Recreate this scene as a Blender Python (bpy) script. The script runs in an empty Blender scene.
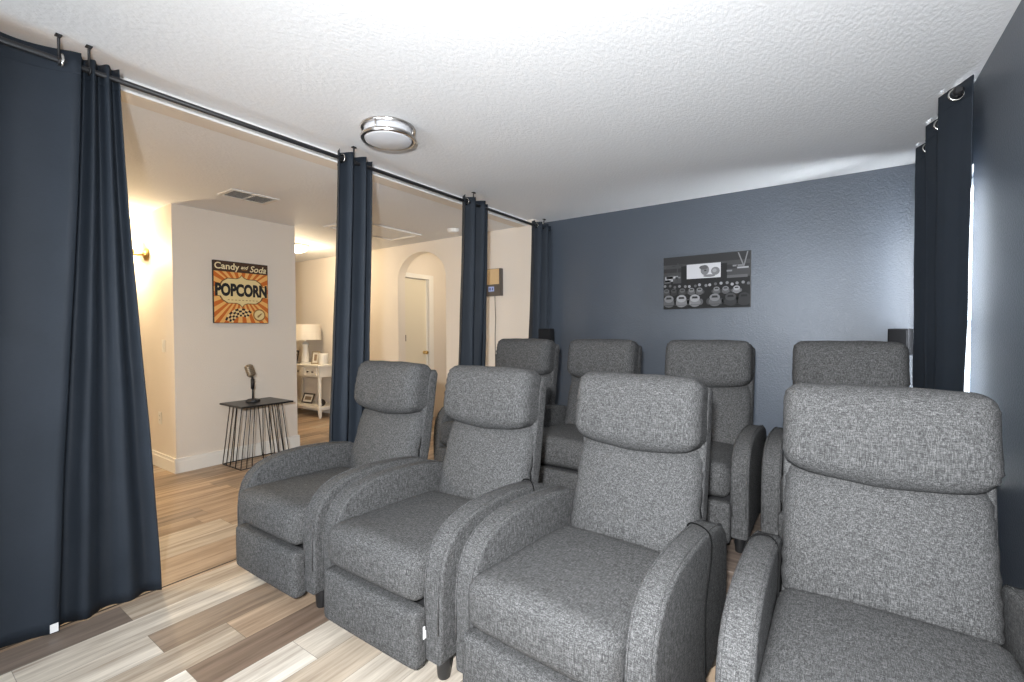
import bpy, bmesh, math, random
from mathutils import Vector, Matrix, noise
random.seed(7)
S = bpy.context.scene
COL = S.collection
PI = math.pi
H = 2.44            # hall ceiling height
HT = 2.50           # ceiling height of the seating room
D = 4.28            # hall end wall
DT = 4.50           # blue back wall
WR = 0.5575         # right wall
RZ = 0.12           # height of the platform under the back row

# ------------------------------------------------------------------ materials
def newmat(name):
    m = bpy.data.materials.new(name); m.use_nodes = True
    nt = m.node_tree; b = nt.nodes['Principled BSDF']
    return m, nt, b
def simple(name, col, rough=0.6, metal=0.0, emit=None, spec=0.5):
    m, nt, b = newmat(name)
    b.inputs['Base Color'].default_value = (*col, 1)
    b.inputs['Roughness'].default_value = rough
    b.inputs['Metallic'].default_value = metal
    b.inputs['Specular IOR Level'].default_value = spec
    if emit:
        b.inputs['Emission Color'].default_value = (*emit[0], 1)
        b.inputs['Emission Strength'].default_value = emit[1]
    return m
def N(nt, t, **kw):
    n = nt.nodes.new(t)
    for k, v in kw.items(): setattr(n, k, v)
    return n
def noise_node(nt, vec, scale, detail=2.0, rough=0.5):
    n = N(nt, 'ShaderNodeTexNoise'); n.inputs['Scale'].default_value = scale
    n.inputs['Detail'].default_value = detail; n.inputs['Roughness'].default_value = rough
    nt.links.new(vec, n.inputs['Vector']); return n.outputs['Fac']
def mapping(nt, vec, scale):
    n = N(nt, 'ShaderNodeMapping'); n.inputs['Scale'].default_value = scale
    nt.links.new(vec, n.inputs['Vector']); return n.outputs['Vector']
def math_n(nt, op, a, b=None):
    n = N(nt, 'ShaderNodeMath', operation=op)
    for i, v in enumerate((a, b)):
        if v is None: continue
        if isinstance(v, (int, float)): n.inputs[i].default_value = v
        else: nt.links.new(v, n.inputs[i])
    return n.outputs[0]
def ramp(nt, fac, stops):
    n = N(nt, 'ShaderNodeValToRGB'); e = n.color_ramp.elements
    while len(e) < len(stops): e.new(0.5)
    for i, (p, c) in enumerate(stops): e[i].position = p; e[i].color = (*c, 1)
    nt.links.new(fac, n.inputs[0]); return n.outputs[0]
def bump(nt, b, height, strength, dist):
    n = N(nt, 'ShaderNodeBump'); n.inputs['Strength'].default_value = strength
    n.inputs['Distance'].default_value = dist
    nt.links.new(height, n.inputs['Height']); nt.links.new(n.outputs[0], b.inputs['Normal'])
def objco(nt):
    return N(nt, 'ShaderNodeTexCoord').outputs['Object']

def mat_fabric():
    m, nt, b = newmat('heathered_linen')
    co = objco(nt)
    a = noise_node(nt, mapping(nt, co, (420, 420, 42)), 1.0, 2.0, .6)
    c = noise_node(nt, mapping(nt, co, (60, 420, 420)), 1.0, 2.0, .6)
    d = noise_node(nt, mapping(nt, co, (420, 60, 420)), 1.0, 2.0, .6)
    e = noise_node(nt, co, 110.0, 2.0, .6)
    s = math_n(nt, 'ADD', math_n(nt, 'ADD', math_n(nt, 'MULTIPLY', a, .33), math_n(nt, 'MULTIPLY', c, .28)), math_n(nt, 'ADD', math_n(nt, 'MULTIPLY', d, .28), math_n(nt, 'MULTIPLY', e, .11)))
    col = ramp(nt, s, [(.40, (.030, .030, .0303)), (.49, (.066, .066, .0665)), (.55, (.112, .112, .1125)), (.64, (.185, .185, .186))])
    nt.links.new(col, b.inputs['Base Color'])
    b.inputs['Roughness'].default_value = .9; b.inputs['Specular IOR Level'].default_value = .12
    bump(nt, b, s, .5, .003)
    return m
def mat_curtain():
    m, nt, b = newmat('navy_blackout_cloth')
    co = objco(nt)
    a = noise_node(nt, mapping(nt, co, (60, 60, 900)), 1.0, 2.0)
    c = noise_node(nt, co, 6.0, 3.0)
    s = math_n(nt, 'ADD', math_n(nt, 'MULTIPLY', a, .5), math_n(nt, 'MULTIPLY', c, .5))
    nt.links.new(ramp(nt, s, [(.3, (.0125, .0180, .0260)), (.7, (.0185, .0252, .0360))]), b.inputs['Base Color'])
    b.inputs['Roughness'].default_value = .66; b.inputs['Specular IOR Level'].default_value = .30
    bump(nt, b, s, .15, .004)
    return m
def mat_plaster(name, col, sc, strength, rough=.55, dist=.004, spec=.5, stretch=(1, 1, 1)):
    m, nt, b = newmat(name)
    co = mapping(nt, objco(nt), stretch)
    a = noise_node(nt, co, sc, 3.0, .55)
    r = ramp(nt, a, [(.38, (0, 0, 0)), (.62, (1, 1, 1))])
    b.inputs['Base Color'].default_value = (*col, 1)
    b.inputs['Roughness'].default_value = rough; b.inputs['Specular IOR Level'].default_value = spec
    bump(nt, b, r, strength, dist)
    return m
def mat_floor():
    m, nt, b = newmat('vinyl_plank')
    uv = N(nt, 'ShaderNodeUVMap').outputs[0]
    at = N(nt, 'ShaderNodeAttribute', attribute_name='plank_tone')
    co = objco(nt)
    # long grain along the planks, its own shift for each plank
    sep = N(nt, 'ShaderNodeSeparateXYZ'); nt.links.new(uv, sep.inputs[0])
    cmb = N(nt, 'ShaderNodeCombineXYZ')
    nt.links.new(math_n(nt, 'MULTIPLY', sep.outputs[0], 20.0), cmb.inputs[0])
    nt.links.new(math_n(nt, 'MULTIPLY', sep.outputs[1], 1.3), cmb.inputs[1])
    nt.links.new(math_n(nt, 'MULTIPLY', at.outputs['Alpha'], 91.0), cmb.inputs[2])
    g = noise_node(nt, cmb.outputs[0], 1.0, 4.0, .55)
    cmb2 = N(nt, 'ShaderNodeCombineXYZ')
    nt.links.new(math_n(nt, 'MULTIPLY', sep.outputs[0], 110.0), cmb2.inputs[0])
    nt.links.new(math_n(nt, 'MULTIPLY', sep.outputs[1], 7.0), cmb2.inputs[1])
    nt.links.new(math_n(nt, 'MULTIPLY', at.outputs['Alpha'], 37.0), cmb2.inputs[2])
    g2 = noise_node(nt, cmb2.outputs[0], 1.0, 3.0, .6)
    gg = math_n(nt, 'ADD', math_n(nt, 'MULTIPLY', g, .75), math_n(nt, 'MULTIPLY', g2, .25))
    tint = ramp(nt, gg, [(.32, (.48, .42, .37)), (.45, (.80, .77, .74)), (.56, (1.06, 1.05, 1.03)), (.70, (1.38, 1.37, 1.34))])
    mx = N(nt, 'ShaderNodeMix', data_type='RGBA', blend_type='MULTIPLY'); mx.inputs[0].default_value = 1.0
    nt.links.new(at.outputs['Color'], mx.inputs[6]); nt.links.new(tint, mx.inputs[7])
    # thin dark joint at the plank rims
    def edge(o, w):
        return math_n(nt, 'LESS_THAN', math_n(nt, 'MINIMUM', o, math_n(nt, 'SUBTRACT', w, o)), .0011)
    at2 = N(nt, 'ShaderNodeAttribute', attribute_name='plank_len')
    e = math_n(nt, 'MAXIMUM', edge(sep.outputs[0], .18), edge(sep.outputs[1], at2.outputs['Fac']))
    mx2 = N(nt, 'ShaderNodeMix', data_type='RGBA'); nt.links.new(math_n(nt, 'MULTIPLY', e, .55), mx2.inputs[0])
    nt.links.new(mx.outputs[2], mx2.inputs[6]); mx2.inputs[7].default_value = (.05, .04, .03, 1)
    nt.links.new(mx2.outputs[2], b.inputs['Base Color'])
    b.inputs['Roughness'].default_value = .42; b.inputs['Specular IOR Level'].default_value = .35
    bump(nt, b, g2, .06, .002)
    return m

M = {}
M['fabric'] = mat_fabric()
M['curtain'] = mat_curtain()
M['blue'] = mat_plaster('blue_orange_peel_paint', (.066, .079, .100), 95, .22, .36, .004)
M['ceiling'] = mat_plaster('knockdown_ceiling', (.81, .815, .825), 66, .22, .75, .005, .3, (1.0, .55, 1))
M['wall'] = mat_plaster('warm_white_wall_paint', (.74, .675, .60), 90, .2, .6, .003)
M['white'] = simple('white_gloss_trim', (.80, .78, .74), .4)
M['floor'] = mat_floor()
M['black'] = simple('black_powder_coat', (.012, .012, .014), .45)
M['blackplastic'] = simple('black_plastic', (.015, .015, .016), .35)
M['speaker'] = simple('matt_black_cabinet', (.010, .010, .011), .75, 0, None, .15)
M['nickel'] = simple('brushed_nickel', (.55, .52, .49), .28, 1.0)
M['chrome'] = simple('silver_ring', (.62, .61, .58), .25, 1.0)
M['lens'] = simple('frosted_acrylic', (.60, .61, .64), .45)
M['brass'] = simple('aged_brass', (.62, .42, .16), .33, 1.0)
M['cord'] = simple('matt_black_cord', (.008, .008, .008), .9, 0, None, .1)
M['tagwhite'] = simple('white_tag_cloth', (.8, .8, .8), .8)
M['under'] = simple('black_dust_cover', (.012, .012, .013), .95)
M['canvas_edge'] = simple('dark_canvas_edge', (.03, .028, .026), .8)
M['dark'] = simple('dark_table_top', (.014, .014, .015), .35)
M['furn'] = simple('cream_painted_wood', (.78, .74, .66), .45)
M['knob'] = simple('dark_bronze_knob', (.05, .04, .03), .4, .6)
M['shade'] = simple('cream_lamp_shade', (.75, .70, .62), .85)
M['ceramic'] = simple('white_ceramic', (.80, .77, .70), .3)
M['framedark'] = simple('dark_picture_frame', (.06, .045, .035), .5)
M['framesilver'] = simple('pewter_picture_frame', (.45, .38, .28), .4, .6)
M['paper'] = simple('cream_photo_paper', (.78, .74, .66), .7)
M['photo'] = simple('brown_photo', (.28, .20, .13), .7)
M['door'] = simple('cream_door_paint', (.74, .68, .55), .45)
M['bulb'] = simple('glowing_glass', (1, .9, .7), .4, 0, ((1.0, .74, .40), 14))
M['dome'] = simple('lit_dome_glass', (1, .9, .7), .4, 0, ((1.0, .80, .50), 9))
M['wood_face'] = simple('pale_wood_face', (.62, .44, .24), .55)
M['grey_face'] = simple('dark_taupe_plastic', (.10, .085, .075), .45)
M['display'] = simple('lit_display', (.1, .12, .2), .3, 0, ((.40, .48, .80), .55))
M['display_digit'] = simple('dark_display_digits', (.01, .015, .05), .4)
M['switch'] = simple('white_switch_plastic', (.78, .76, .72), .4)
M['micbody'] = simple('worn_silver_metal', (.33, .27, .20), .45, .75)
M['micgrille'] = simple('mic_grille_metal', (.22, .18, .13), .5, .7)
M['glass'] = simple('window_glass', (.9, .95, 1), .05)
M['vent'] = simple('white_vent_metal', (.72, .70, .66), .5)
M['ventdark'] = simple('vent_throat', (.14, .135, .13), .8)
M['slot'] = simple('outlet_slot', (.10, .09, .08), .7)
def mat_glass():
    m, nt, b = newmat('window_glass'); nt.nodes.remove(b)
    t = N(nt, 'ShaderNodeBsdfTransparent'); gl = N(nt, 'ShaderNodeBsdfGlossy'); gl.inputs['Roughness'].default_value = .03
    mx = N(nt, 'ShaderNodeMixShader'); mx.inputs[0].default_value = .08
    nt.links.new(t.outputs[0], mx.inputs[1]); nt.links.new(gl.outputs[0], mx.inputs[2]); nt.links.new(mx.outputs[0], nt.nodes['Material Output'].inputs[0])
    return m
M['glass'] = mat_glass()
def mat_wood_riser():
    m, nt, b = newmat('brown_plank_riser')
    co = objco(nt)
    gr = noise_node(nt, mapping(nt, co, (2.5, 34, 34)), 1.0, 4.0, .6)
    nt.links.new(ramp(nt, gr, [(.3, (.085, .062, .048)), (.55, (.17, .13, .105)), (.75, (.25, .20, .165))]), b.inputs['Base Color'])
    b.inputs['Roughness'].default_value = .5
    return m
M['riser'] = mat_wood_riser()

# ------------------------------------------------------------------ builders
def tag(o, label=None, cat=None, group=None, kind=None):
    if label: o['label'] = label
    if cat: o['category'] = cat
    if group: o['group'] = group
    if kind: o['kind'] = kind
    return o
def empty(name, loc, rz=0.0):
    o = bpy.data.objects.new(name, None); COL.objects.link(o)
    o.location = loc; o.rotation_euler = (0, 0, rz); o.empty_display_size = .1
    return o
def link(name, bm, mats, parent=None, smooth=False, angle=None):
    me = bpy.data.meshes.new(name)
    bmesh.ops.recalc_face_normals(bm, faces=bm.faces)
    bm.to_mesh(me); bm.free()
    if not isinstance(mats, (list, tuple)): mats = [mats]
    for m in mats: me.materials.append(m)
    if smooth:
        for p in me.polygons: p.use_smooth = True
        if angle: me.set_sharp_from_angle(angle=angle)
    o = bpy.data.objects.new(name, me); COL.objects.link(o)
    if parent: o.parent = parent
    return o
def box(bm, x0, x1, y0, y1, z0, z1, mi=0, bev=0.0):
    vs = [bm.verts.new((x, y, z)) for x in (x0, x1) for y in (y0, y1) for z in (z0, z1)]
    fs = []
    for q in ((0, 1, 3, 2), (4, 6, 7, 5), (0, 4, 5, 1), (2, 3, 7, 6), (0, 2, 6, 4), (1, 5, 7, 3)):
        f = bm.faces.new([vs[i] for i in q]); f.material_index = mi; fs.append(f)
    if bev:
        es = list({e for f in fs for e in f.edges})
        r = bmesh.ops.bevel(bm, geom=es, offset=bev, segments=2, affect='EDGES', profile=.5)
        for f in r['faces']: f.material_index = mi
    return vs
def tube(bm, pts, r, n=10, mi=0, cap=True):
    pts = [Vector(p) for p in pts]; rings = []
    rr = r if isinstance(r, (list, tuple)) else [r] * len(pts)
    up = None
    for i, p in enumerate(pts):
        t = (pts[min(i + 1, len(pts) - 1)] - pts[max(i - 1, 0)]).normalized()
        if up is None:
            a = Vector((0, 0, 1)) if abs(t.z) < .9 else Vector((1, 0, 0))
            u = t.cross(a).normalized()
        else:
            u = (up - t * up.dot(t)).normalized()
        up = u; v = t.cross(u)
        rings.append([bm.verts.new(p + (u * math.cos(2 * PI * k / n) + v * math.sin(2 * PI * k / n)) * rr[i]) for k in range(n)])
    for a, b in zip(rings, rings[1:]):
        for k in range(n):
            f = bm.faces.new((a[k], a[(k + 1) % n], b[(k + 1) % n], b[k])); f.material_index = mi; f.smooth = True
    if cap:
        for q in (rings[0], rings[-1]):
            f = bm.faces.new(q); f.material_index = mi
def lathe(bm, prof, c=(0, 0, 0), n=32, mi=0, cap=True, axis='z', scale=(1, 1)):
    c = Vector(c); rings = []
    for r, h in prof:
        ring = []
        for k in range(n):
            a = 2 * PI * k / n; p, q = r * math.cos(a) * scale[0], r * math.sin(a) * scale[1]
            v = {'z': (p, q, h), 'y': (p, h, q), 'x': (h, p, q)}[axis]
            ring.append(bm.verts.new(c + Vector(v)))
        rings.append(ring)
    for a, b in zip(rings, rings[1:]):
        for k in range(n):
            f = bm.faces.new((a[k], a[(k + 1) % n], b[(k + 1) % n], b[k])); f.material_index = mi; f.smooth = True
    if cap:
        for q in (rings[0], rings[-1]):
            if len(q) > 2:
                f = bm.faces.new(q); f.material_index = mi
def torus(bm, c, R, r, axis='y', n=24, m=10, mi=0, tilt=0.0):
    c = Vector(c); rings = []
    for k in range(n):
        a = 2 * PI * k / n; ring = []
        for j in range(m):
            b = 2 * PI * j / m; rad = R + r * math.cos(b); h = r * math.sin(b)
            p = Vector((rad * math.cos(a), h, rad * math.sin(a)))
            if axis == 'x': p = Vector((p.y, p.x, p.z))
            if axis == 'z': p = Vector((p.x, p.z, p.y))
            if tilt: p = Matrix.Rotation(tilt, 3, 'Z') @ p
            ring.append(bm.verts.new(c + p))
        rings.append(ring)
    for i in range(n):
        for j in range(m):
            f = bm.faces.new((rings[i][j], rings[(i + 1) % n][j], rings[(i + 1) % n][(j + 1) % m], rings[i][(j + 1) % m]))
            f.material_index = mi; f.smooth = True
def softbox(sx, sy, sz, r, fn=None, n=14):
    """a rounded cushion block of full size sx, sy, sz about the origin; fn reshapes each point (p, unit) -> p"""
    bm = bmesh.new(); bmesh.ops.create_cube(bm, size=2)
    bmesh.ops.subdivide_edges(bm, edges=bm.edges[:], cuts=n, use_grid_fill=True)
    h = Vector((sx / 2, sy / 2, sz / 2))
    rr = r
    for v in bm.verts:
        q = Vector([math.sin(c * PI / 2) for c in v.co])
        p = Vector([q[i] * h[i] for i in range(3)])
        inn = Vector([max(-h[i] + rr, min(h[i] - rr, p[i])) for i in range(3)])
        d = p - inn
        if d.length > 1e-9: p = inn + d.normalized() * rr
        v.co = fn(p, Vector([p[i] / h[i] for i in range(3)])) if fn else p
    for f in bm.faces: f.smooth = True
    return bm
def profile_slab(prof, x0, x1, r, n=5):
    """closed (y, z) outline pushed along x with rounded rims"""
    bm = bmesh.new(); P = [Vector(p) for p in prof]; m = len(P)
    def inset(d):
        out = []
        for i in range(m):
            a, b, c = P[i - 1], P[i], P[(i + 1) % m]
            e1 = (b - a).normalized(); e2 = (c - b).normalized()
            n1 = Vector((-e1.y, e1.x)); n2 = Vector((-e2.y, e2.x))
            nn = (n1 + n2); nn = nn.normalized() / max(.5, math.sqrt(max(.05, (1 + n1.dot(n2)) / 2)))
            out.append(b + nn * d)
        return out
    seq = []
    for k in range(n + 1):
        a = PI / 2 * k / n; seq.append((x0 + r * (1 - math.sin(a)), r * (1 - math.cos(a))))
    seq = [(x0 + r * (1 - math.cos(PI / 2 * k / n)), r * (1 - math.sin(PI / 2 * k / n))) for k in range(n + 1)]
    seq += [(x1 - r * (1 - math.cos(PI / 2 * k / n)), r * (1 - math.sin(PI / 2 * k / n))) for k in range(n, -1, -1)]
    rings = []
    for x, d in seq:
        rings.append([bm.verts.new((x, p.x, p.y)) for p in inset(d)])
    for a, b in zip(rings, rings[1:]):
        for i in range(m):
            f = bm.faces.new((a[i], a[(i + 1) % m], b[(i + 1) % m], b[i])); f.smooth = True
    bm.faces.new(rings[0]); bm.faces.new(rings[-1])
    return bm
def text_into(bm, s, size, M4, mi, bold=0.0, shear=0.0, sx=1.0):
    cu = bpy.data.curves.new('lettering', 'FONT'); cu.body = s; cu.size = size; cu.shear = shear; cu.offset = bold
    cu.align_x = 'CENTER'; cu.align_y = 'CENTER'; cu.resolution_u = 4
    o = bpy.data.objects.new('lettering', cu); COL.objects.link(o)
    dg = bpy.context.evaluated_depsgraph_get(); me = bpy.data.meshes.new_from_object(o.evaluated_get(dg))
    n0 = len(bm.faces); me.transform(M4 @ Matrix.Diagonal((sx, 1, 1, 1)))
    bm.from_mesh(me); bm.faces.ensure_lookup_table()
    for f in bm.faces[n0:]: f.material_index = mi
    bpy.data.objects.remove(o); bpy.data.curves.remove(cu); bpy.data.meshes.remove(me)
def poly(bm, pts, mi):
    f = bm.faces.new([bm.verts.new(p) for p in pts]); f.material_index = mi; return f
def struct(name, bm, m, parent=None, **k):
    o = link(name, bm, m, parent, **k)
    o['kind'] = 'structure'
    return o

# ------------------------------------------------------------------ camera
fpx, yaw, pitch, roll, ch = 461.05, math.radians(34.9435), math.radians(1.2843), math.radians(-.2497), 1.2835
R0 = Vector((math.cos(yaw), math.sin(yaw), 0)); Y0 = Vector((-math.sin(yaw), math.cos(yaw), 0)); Z0 = Vector((0, 0, 1))
F0 = Y0 * math.cos(pitch) - Z0 * math.sin(pitch); U0 = Y0 * math.sin(pitch) + Z0 * math.cos(pitch)
R1 = R0 * math.cos(roll) + U0 * math.sin(roll); U1 = U0 * math.cos(roll) - R0 * math.sin(roll)
cam = bpy.data.cameras.new('camera'); cam.sensor_width = 36; cam.lens = 36 * fpx / 1024; cam.clip_start = .02
co = bpy.data.objects.new('camera', cam); COL.objects.link(co)
mw = Matrix((R1, U1, -F0)).transposed().to_4x4(); mw.translation = (0, 0, ch); co.matrix_world = mw
S.camera = co

# ------------------------------------------------------------------ floor
def build_floor():
    bm = bmesh.new(); uvl = bm.loops.layers.uv.new('UVMap')
    cl = bm.verts.layers.float_color.new('plank_tone'); ll = bm.verts.layers.float.new('plank_len')
    sr = lambda c: tuple((v / 255) ** 2.2 for v in c)
    T = {'d': sr((116, 104, 95)), 'D': sr((122, 105, 92)), 'm': sr((152, 134, 117)), 't': sr((172, 150, 128)),
         'b': sr((184, 170, 153)), 'p': sr((203, 194, 181)), 'w': sr((214, 207, 196))}
    fixed = {0: [(-.52, .69, 'd'), (.69, 1.91, 'b')], 1: [(-.9, .32, 'p'), (.32, 1.54, 'p'), (1.54, 2.76, 't')],
             2: [(-.53, .69, 'p'), (.69, 1.91, 'm')], 3: [(-.3, .92, 'b'), (.92, 2.14, 't')],
             4: [(-.52, .70, 'w'), (.70, 1.92, 'D')], 5: [(-.2, 1.02, 'w'), (1.02, 2.24, 'p')],
             6: [(-.45, .77, 't'), (.77, 1.99, 'b')], 7: [(0, 1.22, 'p')], 8: [(-.4, .82, 'm'), (.82, 2.04, 'p')],
             -1: [(.1, 1.32, 't'), (1.32, 2.54, 'b')]}
    rnd = random.Random(21)
    k0, k1 = int(math.floor((-8.6 + 2.729) / .18)), int(math.ceil((WR + .05 + 2.729) / .18))
    for k in range(k0, k1):
        x0 = -2.729 + .18 * k; x1 = x0 + .18
        spans = list(fixed.get(k, []))
        lo = spans[0][0] if spans else rnd.uniform(-3.3, -2.2); hi = spans[-1][1] if spans else lo
        while hi < 6.6:
            spans.append((hi, hi + 1.22, rnd.choice('dmttbbpp' if k >= 0 else 'mttbttm'))); hi += 1.22
        while lo > -2.1:
            spans.insert(0, (lo - 1.22, lo, rnd.choice('dmtbbpp' if k >= 0 else 'mttbttm'))); lo -= 1.22
        for (y0, y1, t) in spans:
            j = rnd.uniform(-.05, .05); c = [v * (1 + j) for v in T[t]]; a = rnd.random()
            vs = [bm.verts.new(p) for p in ((x0, y0, 0), (x1, y0, 0), (x1, y1, 0), (x0, y1, 0))]
            for v in vs: v[cl] = (*c, a); v[ll] = y1 - y0
            f = bm.faces.new(vs)
            for l, q in zip(f.loops, ((0, 0), (.18, 0), (.18, y1 - y0), (0, y1 - y0))): l[uvl].uv = q
    return struct('floor', bm, M['floor'])
build_floor()
bm = bmesh.new(); box(bm, -2.762, -2.752, -2.0, 4.26, .0, .0015)
struct('trim_1', bm, simple('dark_floor_joint', (.05, .035, .025), .6))

# ------------------------------------------------------------------ room shell
XB = -2.79                      # room side of the opening
XH = -2.92                      # hall side of the opening
bm = bmesh.new(); box(bm, XB, WR + .15, -2.15, DT + .12, HT, HT + .1); struct('ceiling', bm, M['ceiling'])
bm = bmesh.new(); box(bm, -8.7, XH, -2.15, 6.6, H, H + .1); struct('ceiling_hall', bm, M['ceiling'])
bm = bmesh.new(); box(bm, XB, WR + .15, DT, DT + .12, 0, HT); struct('wall_back', bm, M['blue'])
# right wall with a window hole
wy0, wy1, wz0, wz1 = 3.19, 4.26, .52, 2.10
bm = bmesh.new()
box(bm, WR, WR + .15, -2.15, wy0, 0, HT); box(bm, WR, WR + .15, wy1, DT, 0, HT)
box(bm, WR, WR + .15, wy0, wy1, 0, wz0); box(bm, WR, WR + .15, wy0, wy1, wz1, HT)
struct('wall_right', bm, M['blue'])
def window(name, axis_fn, a0, a1, z0, z1, sill):
    w = empty(name, axis_fn((a0 + a1) / 2, 0, z0)); w['kind'] = 'structure'
    inv = Matrix.Translation(-Vector(w.location))
    def part(nm, boxes, m):
        b = bmesh.new()
        for (p0, p1, d0, d1, q0, q1) in boxes:
            A = axis_fn(p0, d0, q0); B = axis_fn(p1, d1, q1)
            box(b, min(A[0], B[0]), max(A[0], B[0]), min(A[1], B[1]), max(A[1], B[1]), q0, q1)
        b.transform(inv); o = link(nm, b, m, w); o['kind'] = 'structure'
    t = .045; zm = (z0 + z1) / 2
    part('window_frame', [(a0, a0 + t, .05, .11, z0, z1), (a1 - t, a1, .05, .11, z0, z1), (a0 + t, a1 - t, .05, .11, z0, z0 + t),
                          (a0 + t, a1 - t, .05, .11, z1 - t, z1), (a0 + t, a1 - t, .055, .1, zm - .02, zm + .02)], M['white'])
    part('window_pane', [(a0 + t, a1 - t, .075, .08, z0 + t, zm - .02), (a0 + t, a1 - t, .075, .08, zm + .02, z1 - t)], M['glass'])
    if sill: part('window_sill', [(a0 - .03, a1 + .03, -.02, .05, z0 - .02, z0)], M['white'])
window('window_1', lambda a, d, z: (WR + d, a, z), wy0, wy1, wz0, wz1, True)
# wall behind the camera with an added, unseen window that lets in cool fill light
fy = -2.0
bm = bmesh.new(); fill_wins = [(-2.55, -1.05)]
fz0, fz1 = .06, 2.08
xs = [XB] + [v for w in fill_wins for v in w] + [WR + .15]
for a, b_ in zip(xs[0::2], xs[1::2]): box(bm, a, b_, fy - .15, fy, 0, HT)
for a, b_ in fill_wins: box(bm, a, b_, fy - .15, fy, 0, fz0); box(bm, a, b_, fy - .15, fy, fz1, HT)
struct('wall_front', bm, M['blue'])
for i, (a, b_) in enumerate(fill_wins):
    window('window_%d' % (i + 2), lambda p, d, z: (p, fy - d, z), a, b_, fz0, fz1, False)
# partition left of the camera, then the wide cased opening with its low header
bm = bmesh.new(); box(bm, XH, XB, -2.15, -.62, 0, HT + .1); struct('wall_left', bm, M['blue'])
bm = bmesh.new(); box(bm, XH, -2.70, D + .001, DT + .12, 0, HT + .1); struct('wall_corner', bm, M['wall'])
bm = bmesh.new(); box(bm, XH, XB, -.62, D, 2.434, HT + .1); o = struct('wall_header', bm, [M['wall'], simple('white_wall_paint', (.80, .80, .79), .6)])
for p in o.data.polygons:
    if p.normal.x > .5: p.material_index = 1
# hall side: block that carries the popcorn sign
bm = bmesh.new(); box(bm, -8.6, -4.888, 1.664, 2.82, 0, H); struct('wall_hall_left', bm, M['wall'])
bm = bmesh.new(); box(bm, XH - .012, XH, -2.0, -.62, 0, H); struct('wall_hall_right', bm, M['wall'])
bm = bmesh.new(); box(bm, -8.7, -8.6, -2.1, 6.6, 0, H); struct('wall_hall_far', bm, M['wall'])
bm = bmesh.new(); box(bm, -8.6, XH, -2.1, -2.0, 0, H); struct('wall_hall_front', bm, M['wall'])
# hall end wall with the arch
ax0, ax1, asp, arise = -4.885, -4.0, 1.97, .35
bm = bmesh.new()
def arch_wall(bm):
    th = .125; n = 28
    curve = [((ax0 + ax1) / 2 - math.cos(PI * k / n) * (ax1 - ax0) / 2, asp + math.sin(PI * k / n) * arise) for k in range(n + 1)]
    for y in (D, D + th):
        f = lambda pts: bm.faces.new([bm.verts.new((x, y, z)) for x, z in pts])
        f([(-8.6, 0), (ax0, 0), (ax0, asp), (ax0, H), (-8.6, H)])
        f([(ax1, 0), (-2.70, 0), (-2.70, HT), (XH, HT), (XH, H), (ax1, H), (ax1, asp)])
        for (xa, za), (xb, zb) in zip(curve, curve[1:]):
            f([(xa, za), (xb, zb), (xb, H), (xa, H)])
    full = [(ax0, 0)] + curve + [(ax1, 0)]
    for (xa, za), (xb, zb) in zip(full, full[1:]):
        bm.faces.new([bm.verts.new(p) for p in ((xa, D, za), (xb, D, zb), (xb, D + th, zb), (xa, D + th, za))])
    bmesh.ops.remove_doubles(bm, verts=bm.verts, dist=1e-5)
arch_wall(bm); struct('wall_hall_back', bm, M['wall'])
# passage beyond the arch
bm = bmesh.new()
box(bm, -5.02, -4.90, D + .125, 4.405, 0, H); box(bm, -5.02, -4.90, 4.405, 4.86, 2.035, H); box(bm, -5.02, -4.90, 4.86, 6.3, 0, H)
struct('wall_passage_left', bm, M['wall'])
bm = bmesh.new(); box(bm, -5.02, -3.3, 6.3, 6.4, 0, H); struct('wall_passage_end', bm, M['wall'])
bm = bmesh.new(); box(bm, -3.5, -3.4, D + .125, 6.3, 0, H); struct('wall_passage_right', bm, M['wall'])
d = empty('door_1', (-4.93, 4.63, 0)); d['kind'] = 'structure'
def P(nm, bm, m, par, **k):
    bm.transform(Matrix.Translation(-Vector(par.matrix_basis.translation))); o = link(nm, bm, m, par, **k); return o
bm = bmesh.new(); box(bm, -4.975, -4.935, 4.41, 4.855, .01, 2.03, 0, .003); P('door_panel', bm, M['door'], d)
bm = bmesh.new()
box(bm, -4.90, -4.882, 4.865, 4.96, 0, 2.10, 0, .004); box(bm, -4.90, -4.882, 4.407, 4.865, 2.035, 2.10, 0, .004)
box(bm, -4.955, -4.90, 4.855, 4.87, 0, 2.035)
P('door_casing', bm, M['white'], d)
bm = bmesh.new(); lathe(bm, [(.0, .0), (.026, .0), (.026, .008), (.010, .012), (.010, .035), (.026, .045), (.028, .06), (.018, .072), (0.001, .074)], (-4.935, 4.805, .97), 16, axis='x')
P('door_knob', bm, M['brass'], d)
bm = bmesh.new(); box(bm, -4.935, -4.93, 4.435, 4.46, 1.14, 1.23, 0, .002); P('latch_plate', bm, M['knob'], d)
# baseboards
def baseboard(name, segs):
    bm = bmesh.new()
    for (x0, x1, y0, y1) in segs:
        box(bm, x0, x1, y0, y1, 0, .105)
        e = .005
        box(bm, x0 + (e if x1 - x0 < .03 and name.endswith('left') else 0), x1 - (e if (x1 - x0 < .03 and not name.endswith('left')) else 0), y0 + (e if y1 - y0 < .03 else 0), y1, .105, .133)
    struct(name, bm, M['white'])
baseboard('baseboard_hall', [(-4.888, -4.872, 1.648, 2.836)])
baseboard('baseboard_hall_front', [(-8.6, -4.888, 1.648, 1.664)])
baseboard('baseboard_hall_back', [(-8.6, ax0, D - .016, D), (ax1, XH, D - .016, D)])
baseboard('baseboard_back', [(-2.58, WR - .016, DT - .016, DT)])
bm = bmesh.new(); box(bm, WR - .016, WR, -2, DT - .016, 0, .133, 0, .002); struct('baseboard_right', bm, M['white'])
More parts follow.
